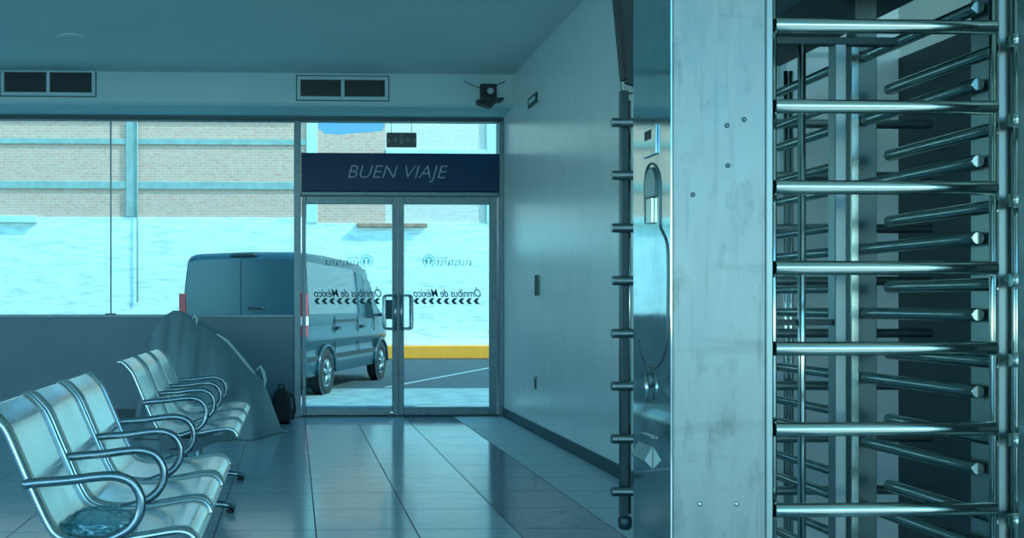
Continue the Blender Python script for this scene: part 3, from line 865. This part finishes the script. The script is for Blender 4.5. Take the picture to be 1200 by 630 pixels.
# dark partition and pale framed board seen through the bars
struct(MB().box((2.62, 1.4, 0), (2.70, YR + .1, 2.17), .004).build('wall_partition', M['teal_dark']))
a = at(917, 100, YR - .02); b = at(1000, 62, YR - .02)
nb = thing('wall_board', ((a.x + b.x) / 2, YR - .02, 1.2), 'pale framed board with rounded corners on the short wall behind the bars', 'board')
x0, x1, z0, z1 = XR + .02, XR + .40, 1.62, b.z
def rrect(x0, x1, z0, z1, r):
    P = []
    for cx, cz, a0 in ((x1 - r, z1 - r, 0), (x0 + r, z1 - r, pi / 2), (x0 + r, z0 + r, pi), (x1 - r, z0 + r, 1.5 * pi)):
        P += [(cx + r * cos(a0 + pi / 2 * i / 6), cz + r * sin(a0 + pi / 2 * i / 6)) for i in range(7)]
    return P
MB().prism(rrect(x0, x1, z0, z1, .05), 'y', YR - .02, YR - .001).build('frame', M['fascia'], nb)
MB().prism(rrect(x0 + .025, x1 - .025, z0 + .025, z1 - .025, .04), 'y', YR - .023, YR - .0201).build('face', M['wall'], nb)

# ------------------------------------------------------------------ yard outside
ZG = -.38
YW = 28.0
struct(MB().box((-40, YB + .3, ZG - .2), (40, YW + 1, ZG)).build('ground', M['asphalt']))
struct(MB().box((-8, YB + .12, ZG), (8, YB + 1.3, -.02), .01).build('step', M['slab']))
sl_y = atz(500, 455.5, ZG).y
struct(MB().box((-20, YB + 1.31, ZG), (20, sl_y, ZG + .012)).build('pavement', M['slab']))
# thin painted line on the asphalt
p = atz(500, 445, ZG); q = atz(574, 431, ZG)
d_ = (q - p); n_ = Vector((-d_.y, d_.x, 0)).normalized() * .05
mb = MB(); vs = [mb.bm.verts.new(w_ + Vector((0, 0, .006))) for w_ in (p - n_ - d_ * .5, q - n_ + d_ * .3, q + n_ + d_ * .3, p + n_ - d_ * .5)]
f_ = mb.bm.faces.new(vs); r_ = bmesh.ops.extrude_face_region(mb.bm, geom=[f_])
for v_ in r_['geom']:
    if isinstance(v_, bmesh.types.BMVert): v_.co.z += .004
o = mb.build('painted_line', M['line_paint']); struct(o)
struct(MB().box((-30, -40, -.16), (30, YF - .01, -.02)).build('pavement', M['slab']))
# kerb along the foot of the wall
zk0 = at(520, 419, YW - .5).z; zk1 = at(520, 405, YW - .5).z
struct(MB().box((-40, YW - .5, ZG), (at(640, 300, YW).x, YW - .005, zk1), .02).build('kerb', M['kerb']))

bd = thing('yard_building', (0, YW, ZG), 'old brick building with white painted lower wall across the yard', 'building')
def wx(px): return at(px, 300, YW).x
def wz(py): return at(300, py, YW).z
zw = wz(254.5)
MB().box((-40, YW, ZG), (wx(362), YW + .35, zw)).build('painted_base', M['plaster'], bd)
MB().box((wx(362), YW, ZG), (40, YW + .35, wz(261))).build('painted_base', M['plaster'], bd)
# brickwork with the dip where the sky shows
MB().prism([(-40, zw), (wx(362), zw), (wx(362), wz(125)), (-40, wz(100))], 'y', YW + .04, YW + .35).build('brickwork', M['brick'], bd)
zq = wz(261)
MB().prism([(wx(362), zq), (wx(452), zq), (wx(452), wz(140)), (wx(449), wz(152)), (wx(430), wz(154)), (wx(410), wz(155.5)), (wx(395), wz(157)), (wx(381), wz(156)), (wx(373), wz(150)), (wx(372), wz(120)), (wx(362), wz(120))], 'y', YW + .05, YW + .35).build('brickwork', M['brick'], bd)
MB().prism([(wx(452), zq), (40, zq), (40, wz(90)), (wx(520), wz(128)), (wx(452), wz(138))], 'y', YW + .05, YW + .35).build('brickwork', M['brick_pale'], bd)
# concrete frame
for y0, y1 in ((163, 170), (213, 222)):
    MB().box((-40, YW - .02, wz(y1)), (wx(362), YW + .3, wz(y0)), .01).build('band', M['concrete'], bd)
for x0, x1, yt in ((147.5, 160.5, 100), (-160, -148, 100), (359, 372, 110), (570, 590, 90)):
    MB().box((wx(x0), YW - .04, zw if x1 < 300 else zq), (wx(x1), YW + .3, wz(yt)), .01).build('column', M['concrete'] if x1 < 300 else M['concrete_pale'], bd)
MB().box((wx(-120), YW - .16, wz(262)), (wx(44), YW + .1, wz(254)), .01).build('ledge', M['concrete_pale'], bd)
MB().box((wx(418), YW - .18, wz(266)), (wx(500), YW + .1, wz(261.5)), .01).build('ledge', M['rust'], bd)
MB().box((wx(452), YW - .03, wz(182)), (40, YW + .1, wz(174)), .01).build('band', M['concrete_pale'], bd)
MB().box((wx(-200), YW - .03, wz(142)), (wx(345), YW + .1, wz(133)), .01).build('band', M['concrete_pale'], bd)
# conduit beside the column and along the parapet
MB().tube([(wx(161.5), YW - .07, wz(354)), (wx(161.5), YW - .07, wz(140))], .02, 8).build('conduit', M['concrete'], bd)

# ------------------------------------------------------------------ the van
VA = radians(19.6)
v0 = Vector((.16, 15.55, ZG + .0))
fw_ = Vector((sin(VA), cos(VA), 0)); lf_ = Vector((-cos(VA), sin(VA), 0))
def V(s_, w, h): return v0 + fw_ * (s_ * 1.12) + lf_ * w + Vector((0, 0, h))      # s from the tail, w from the right flank, h above ground
VW = 2.12
van = thing('van', V(2.5, VW / 2, 0), 'grey panel van parked in the yard seen from behind through the glass', 'van')
VH = 2.32
# body: loft of cross sections along the length (s, roof height, roof inset, belt inset, floor)
secs = [(0.00, 2.20, .16, .045, .50), (.015, 2.255, .13, .02, .42), (.07, 2.29, .11, .0, .36), (.30, 2.32, .105, 0, .34), (1.5, 2.325, .105, 0, .34), (2.6, 2.30, .105, 0, .34), (3.3, 2.255, .11, 0, .34), (3.62, 2.18, .13, 0, .34),
        (3.95, 1.92, .20, .005, .34), (4.35, 1.55, .22, .02, .34), (4.6, 1.34, .22, .04, .34), (4.85, 1.22, .24, .09, .34), (5.02, 1.08, .30, .18, .36), (5.08, .85, .36, .26, .40)]
mb = MB(); rows = []
for s_, rh, ri, bi, fl in secs:
    belt = min(1.30, rh - .12)
    half = [(bi + .03, fl), (bi + .005, fl + .10), (bi - .004, .64), (bi + .028, .70), (bi + .030, .80), (bi, .86), (bi, .98), (bi + .034, 1.05), (bi + .026, 1.16), (bi + .012, belt), (bi + .012 + (ri - bi) * .5, belt + (rh - belt) * .55), (ri, rh - .10), (ri + .05, rh - .035), (ri + .14, rh - .005), (VW / 2, rh + .012)]
    full = [(w, h) for w, h in half] + [(VW - w, h) for w, h in reversed(half[:-1])]
    rows.append([V(s_, w, h) for w, h in full])
R = mb.grid(rows, True, True); mb.bm.faces.new(R[0]); mb.bm.faces.new(R[-1])
body = mb.build('body', M['van'], van)
md = body.modifiers.new('EdgeSplit', 'EDGE_SPLIT'); md.split_angle = radians(38)

def vpoly(pts, off, name, mt, axis, parent=van, th=.012):
    """polygon on the flank ('side': (s,h), w follows the tumblehome) or on the tail ('rear': (w,h))"""
    mb = MB()
    def sidew(h, o):
        if h <= 1.30: b = 0.0 + .012 * max(0, (h - 1.05) / .25)
        else:
            t = (h - 1.30) / (VH - .10 - 1.30); b = .012 + t * (.105 - .012)
        return b - o
    def rears(w, h, o):
        return -o
    A = []; B = []
    for a_, h in pts:
        if axis == 'side':
            A.append(mb.bm.verts.new(V(a_, sidew(h, off), h))); B.append(mb.bm.verts.new(V(a_, sidew(h, off) + th, h)))
        else:
            A.append(mb.bm.verts.new(V(-off, a_, h))); B.append(mb.bm.verts.new(V(-off + th, a_, h)))
    mb.bm.faces.new(A); mb.bm.faces.new(list(reversed(B)))
    n = len(pts)
    for i in range(n): mb.bm.faces.new((A[i], B[i], B[(i + 1) % n], A[(i + 1) % n]))
    return mb.build(name, mt, parent)
# rear doors with windows (each leaf a part)
for w0, w1, nm in ((.10, 1.05, 'r'), (1.07, 2.02, 'l')):
    d0 = vpoly([(w0, .55), (w1, .55), (w1, 2.17), (w0 + (.05 if nm == 'r' else 0), 2.17)] if nm == 'r' else [(w0, .55), (w1, .55), (w1 - .05, 2.17), (w0, 2.17)], .006, 'rear_door', M['van'], 'rear')
vpoly([(1.052, .55), (1.068, .55), (1.068, 2.17), (1.052, 2.17)], .004, 'rear_seam', M['van_trim'], 'rear')
hd = MB(); p = V(-.012, .80, 1.22)
hd.tube([V(-.015, .66, 1.43), V(-.035, .70, 1.43), V(-.035, .88, 1.43), V(-.015, .92, 1.43)], .022, 8); hd.build('rear_handle', M['van_trim'], van)
hd = MB(); hd.tube([V(-.0, .80, 2.255), V(-.02, .85, 2.265), V(-.02, 1.17, 2.265), V(0, 1.22, 2.255)], .028, 8); hd.build('brake_light', M['van_trim'], van)
vpoly([(.06, .46), (2.06, .46), (2.08, .78), (.04, .78)], .03, 'rear_bumper', M['van_trim'], 'rear', th=.09)
vpoly([(.75, .82), (1.27, .82), (1.27, .95), (.75, .95)], .014, 'number_plate', M['van_trim'], 'rear')
for w0, w1, ws in ((.0, .105, 0), (VW - .105, VW, 1)):
    lamp = MB(); x0, x1 = w0 - .012 if ws == 0 else w0, w1 if ws == 0 else w1 + .012
    def vb(mb, s0, s1, w0, w1, h0, h1):
        P = [V(s, w, h) for s in (s0, s1) for w in (w0, w1) for h in (h0, h1)]
        vs = [mb.bm.verts.new(q) for q in P]
        for f in ((0, 1, 3, 2), (4, 6, 7, 5), (0, 4, 5, 1), (2, 3, 7, 6), (0, 2, 6, 4), (1, 5, 7, 3)): mb.bm.faces.new([vs[i] for i in f])
    vb(lamp, -.014, .14, x0, x1, .98, 1.66)
    lo = lamp.build('tail_light', M['red_lens'], van, bevel=.01)
    l2 = MB(); vb(l2, -.018, .13, x0 - .004 if ws == 0 else x0, x1 if ws == 0 else x1 + .004, 1.16, 1.30); l2.build('reversing_lens', M['white_lens'], lo)
# flank: glazing
vpoly([(.22, 1.33), (2.62, 1.33), (2.62, 2.12), (.30, 2.16)], .008, 'side_window', M['van_side_glass'], 'side')
vpoly([(2.78, 1.33), (3.15, 1.33), (3.15, 2.05), (2.78, 2.08)], .009, 'door_pillar', M['van'], 'side')
vpoly([(3.17, 1.26), (4.12, 1.20), (4.02, 1.34), (3.58, 1.93), (3.30, 1.99), (3.17, 1.99)], .010, 'front_window', M['van_glass'], 'side')
vpoly([(.12, .58), (4.6, .58), (4.6, .66), (.12, .66)], .012, 'rub_strip', M['van_trim'], 'side')
vpoly([(1.45, 1.19), (2.72, 1.19), (2.72, 1.225), (1.45, 1.225)], .006, 'door_track', M['van_trim'], 'side')
for s_ in (1.42, 2.72, 3.72):
    vpoly([(s_, .56), (s_ + .014, .56), (s_ + .014, 1.30), (s_, 1.30)], .003, 'door_seam', M['van_trim'], 'side')
for s_ in (1.52, 2.90):
    vpoly([(s_, 1.06), (s_ + .16, 1.06), (s_ + .16, 1.11), (s_, 1.11)], .02, 'door_handle', M['van_trim'], 'side', th=.03)
mr = MB()
mr.tube([V(4.0, .02, 1.28), V(4.02, -.12, 1.30)], .03, 8)
vb(mr, 3.96, 4.06, -.30, -.10, 1.20, 1.58); mr.build('wing_mirror', M['van_trim'], van, bevel=.02)
# windscreen
mb = MB()
P = [V(3.66, .18, 2.145), V(3.66, VW - .18, 2.145), V(4.34, VW - .27, 1.57), V(4.34, .27, 1.57)]
up_ = (fw_ * .65 + Vector((0, 0, .76))) * .03
A = [mb.bm.verts.new(q + up_) for q in P]; B = [mb.bm.verts.new(q) for q in P]
mb.bm.faces.new(A); mb.bm.faces.new(list(reversed(B)))
for i in range(4): mb.bm.faces.new((A[i], B[i], B[(i + 1) % 4], A[(i + 1) % 4]))
mb.build('windscreen', M['van_glass'], van)
# wheels and arches
for s_ in (.98, 4.12):
    for w in (.0, VW):
        out = -1 if w == 0 else 1
        wl = MB(); ax = lf_ * out
        R_ = .36
        cpt = V(s_, w + (.20 if w == 0 else -.20), R_)
        wl.lathe([(.20, 0), (R_ - .04, 0), (R_, .03), (R_, .18), (R_ - .03, .215), (.25, .22), (.24, .20)], cpt, ax, 36)
        wh = wl.build('wheel', M['rubber'], van)
        rm = MB(); rm.lathe([(.235, .19), (.235, .212), (.20, .205), (.17, .19)], cpt, ax, 32)
        for k in range(5):
            a = 2 * pi * k / 5; u1 = Vector((0, 0, 1)); u2 = ax.cross(u1)
            d1 = u1 * cos(a) + u2 * sin(a)
            rm.tube([cpt + ax * .212 + d1 * .03, cpt + ax * .205 + d1 * .20], [.045, .03], 8)
        rm.lathe([(.055, .19), (.055, .225), (.03, .23)], cpt, ax, 18)
        rm.build('rim', M['rim'], wh)
        # arch lip and dark wheel well
        pts = [V(s_ + .43 * cos(t), w + out * .012, R_ + .02 + .43 * sin(t)) for t in [-.05 + (pi + .1) * i / 16 for i in range(17)]]
        MB().tube(pts, .028, 8).build('wheel_arch', M['van'], van)
        wd = MB(); wd.lathe([(.42, -.004), (.42, .004)], V(s_, w, R_ + .02), ax, 40); wd.build('wheel_well', M['van_trim'], van)

# ------------------------------------------------------------------ light
w = bpy.data.worlds.new('sky'); SC.world = w; w.use_nodes = True
nt = w.node_tree; bg = nt.nodes['Background']
tc = nt.nodes.new('ShaderNodeTexCoord'); sp_ = nt.nodes.new('ShaderNodeSeparateXYZ'); rp = nt.nodes.new('ShaderNodeValToRGB')
nt.links.new(tc.outputs['Generated'], sp_.inputs[0]); nt.links.new(sp_.outputs['Z'], rp.inputs['Fac'])
e = rp.color_ramp.elements
e[0].position = 0.0; e[0].color = (.58, .84, .82, 1)
e[1].position = .6; e[1].color = (.07, .24, .40, 1)
n1 = e.new(.05); n1.color = (.58, .88, .88, 1)
n2 = e.new(.15); n2.color = (.065, .22, .38, 1)
# brighter haze on the sun's side of the sky
mr_ = nt.nodes.new('ShaderNodeMapRange'); mr_.inputs['From Min'].default_value = .15; mr_.inputs['From Max'].default_value = -.75
mr_.inputs['To Min'].default_value = 1.0; mr_.inputs['To Max'].default_value = 2.3
nt.links.new(sp_.outputs['Y'], mr_.inputs['Value'])
nt.links.new(mr_.outputs['Result'], bg.inputs['Strength'])
nt.links.new(rp.outputs['Color'], bg.inputs['Color'])

sd = bpy.data.lights.new('sun', 'SUN'); so = bpy.data.objects.new('sun', sd); COL.objects.link(so)
sv = Vector((.71, -.29, .64)).normalized()
so.rotation_euler = sv.to_track_quat('Z', 'Y').to_euler()
sd.energy = 1.8; sd.color = (.92, .98, .93); sd.angle = radians(.6)

vs_ = SC.view_settings
SC.display_settings.display_device = 'sRGB'
vs_.view_transform = 'Standard'; vs_.look = 'None'; vs_.gamma = 1; vs_.use_curve_mapping = False; vs_.exposure = 1.45
SC.cycles.use_denoising = True
SC.cycles.max_bounces = 10; SC.cycles.diffuse_bounces = 5; SC.cycles.glossy_bounces = 6; SC.cycles.transparent_max_bounces = 12
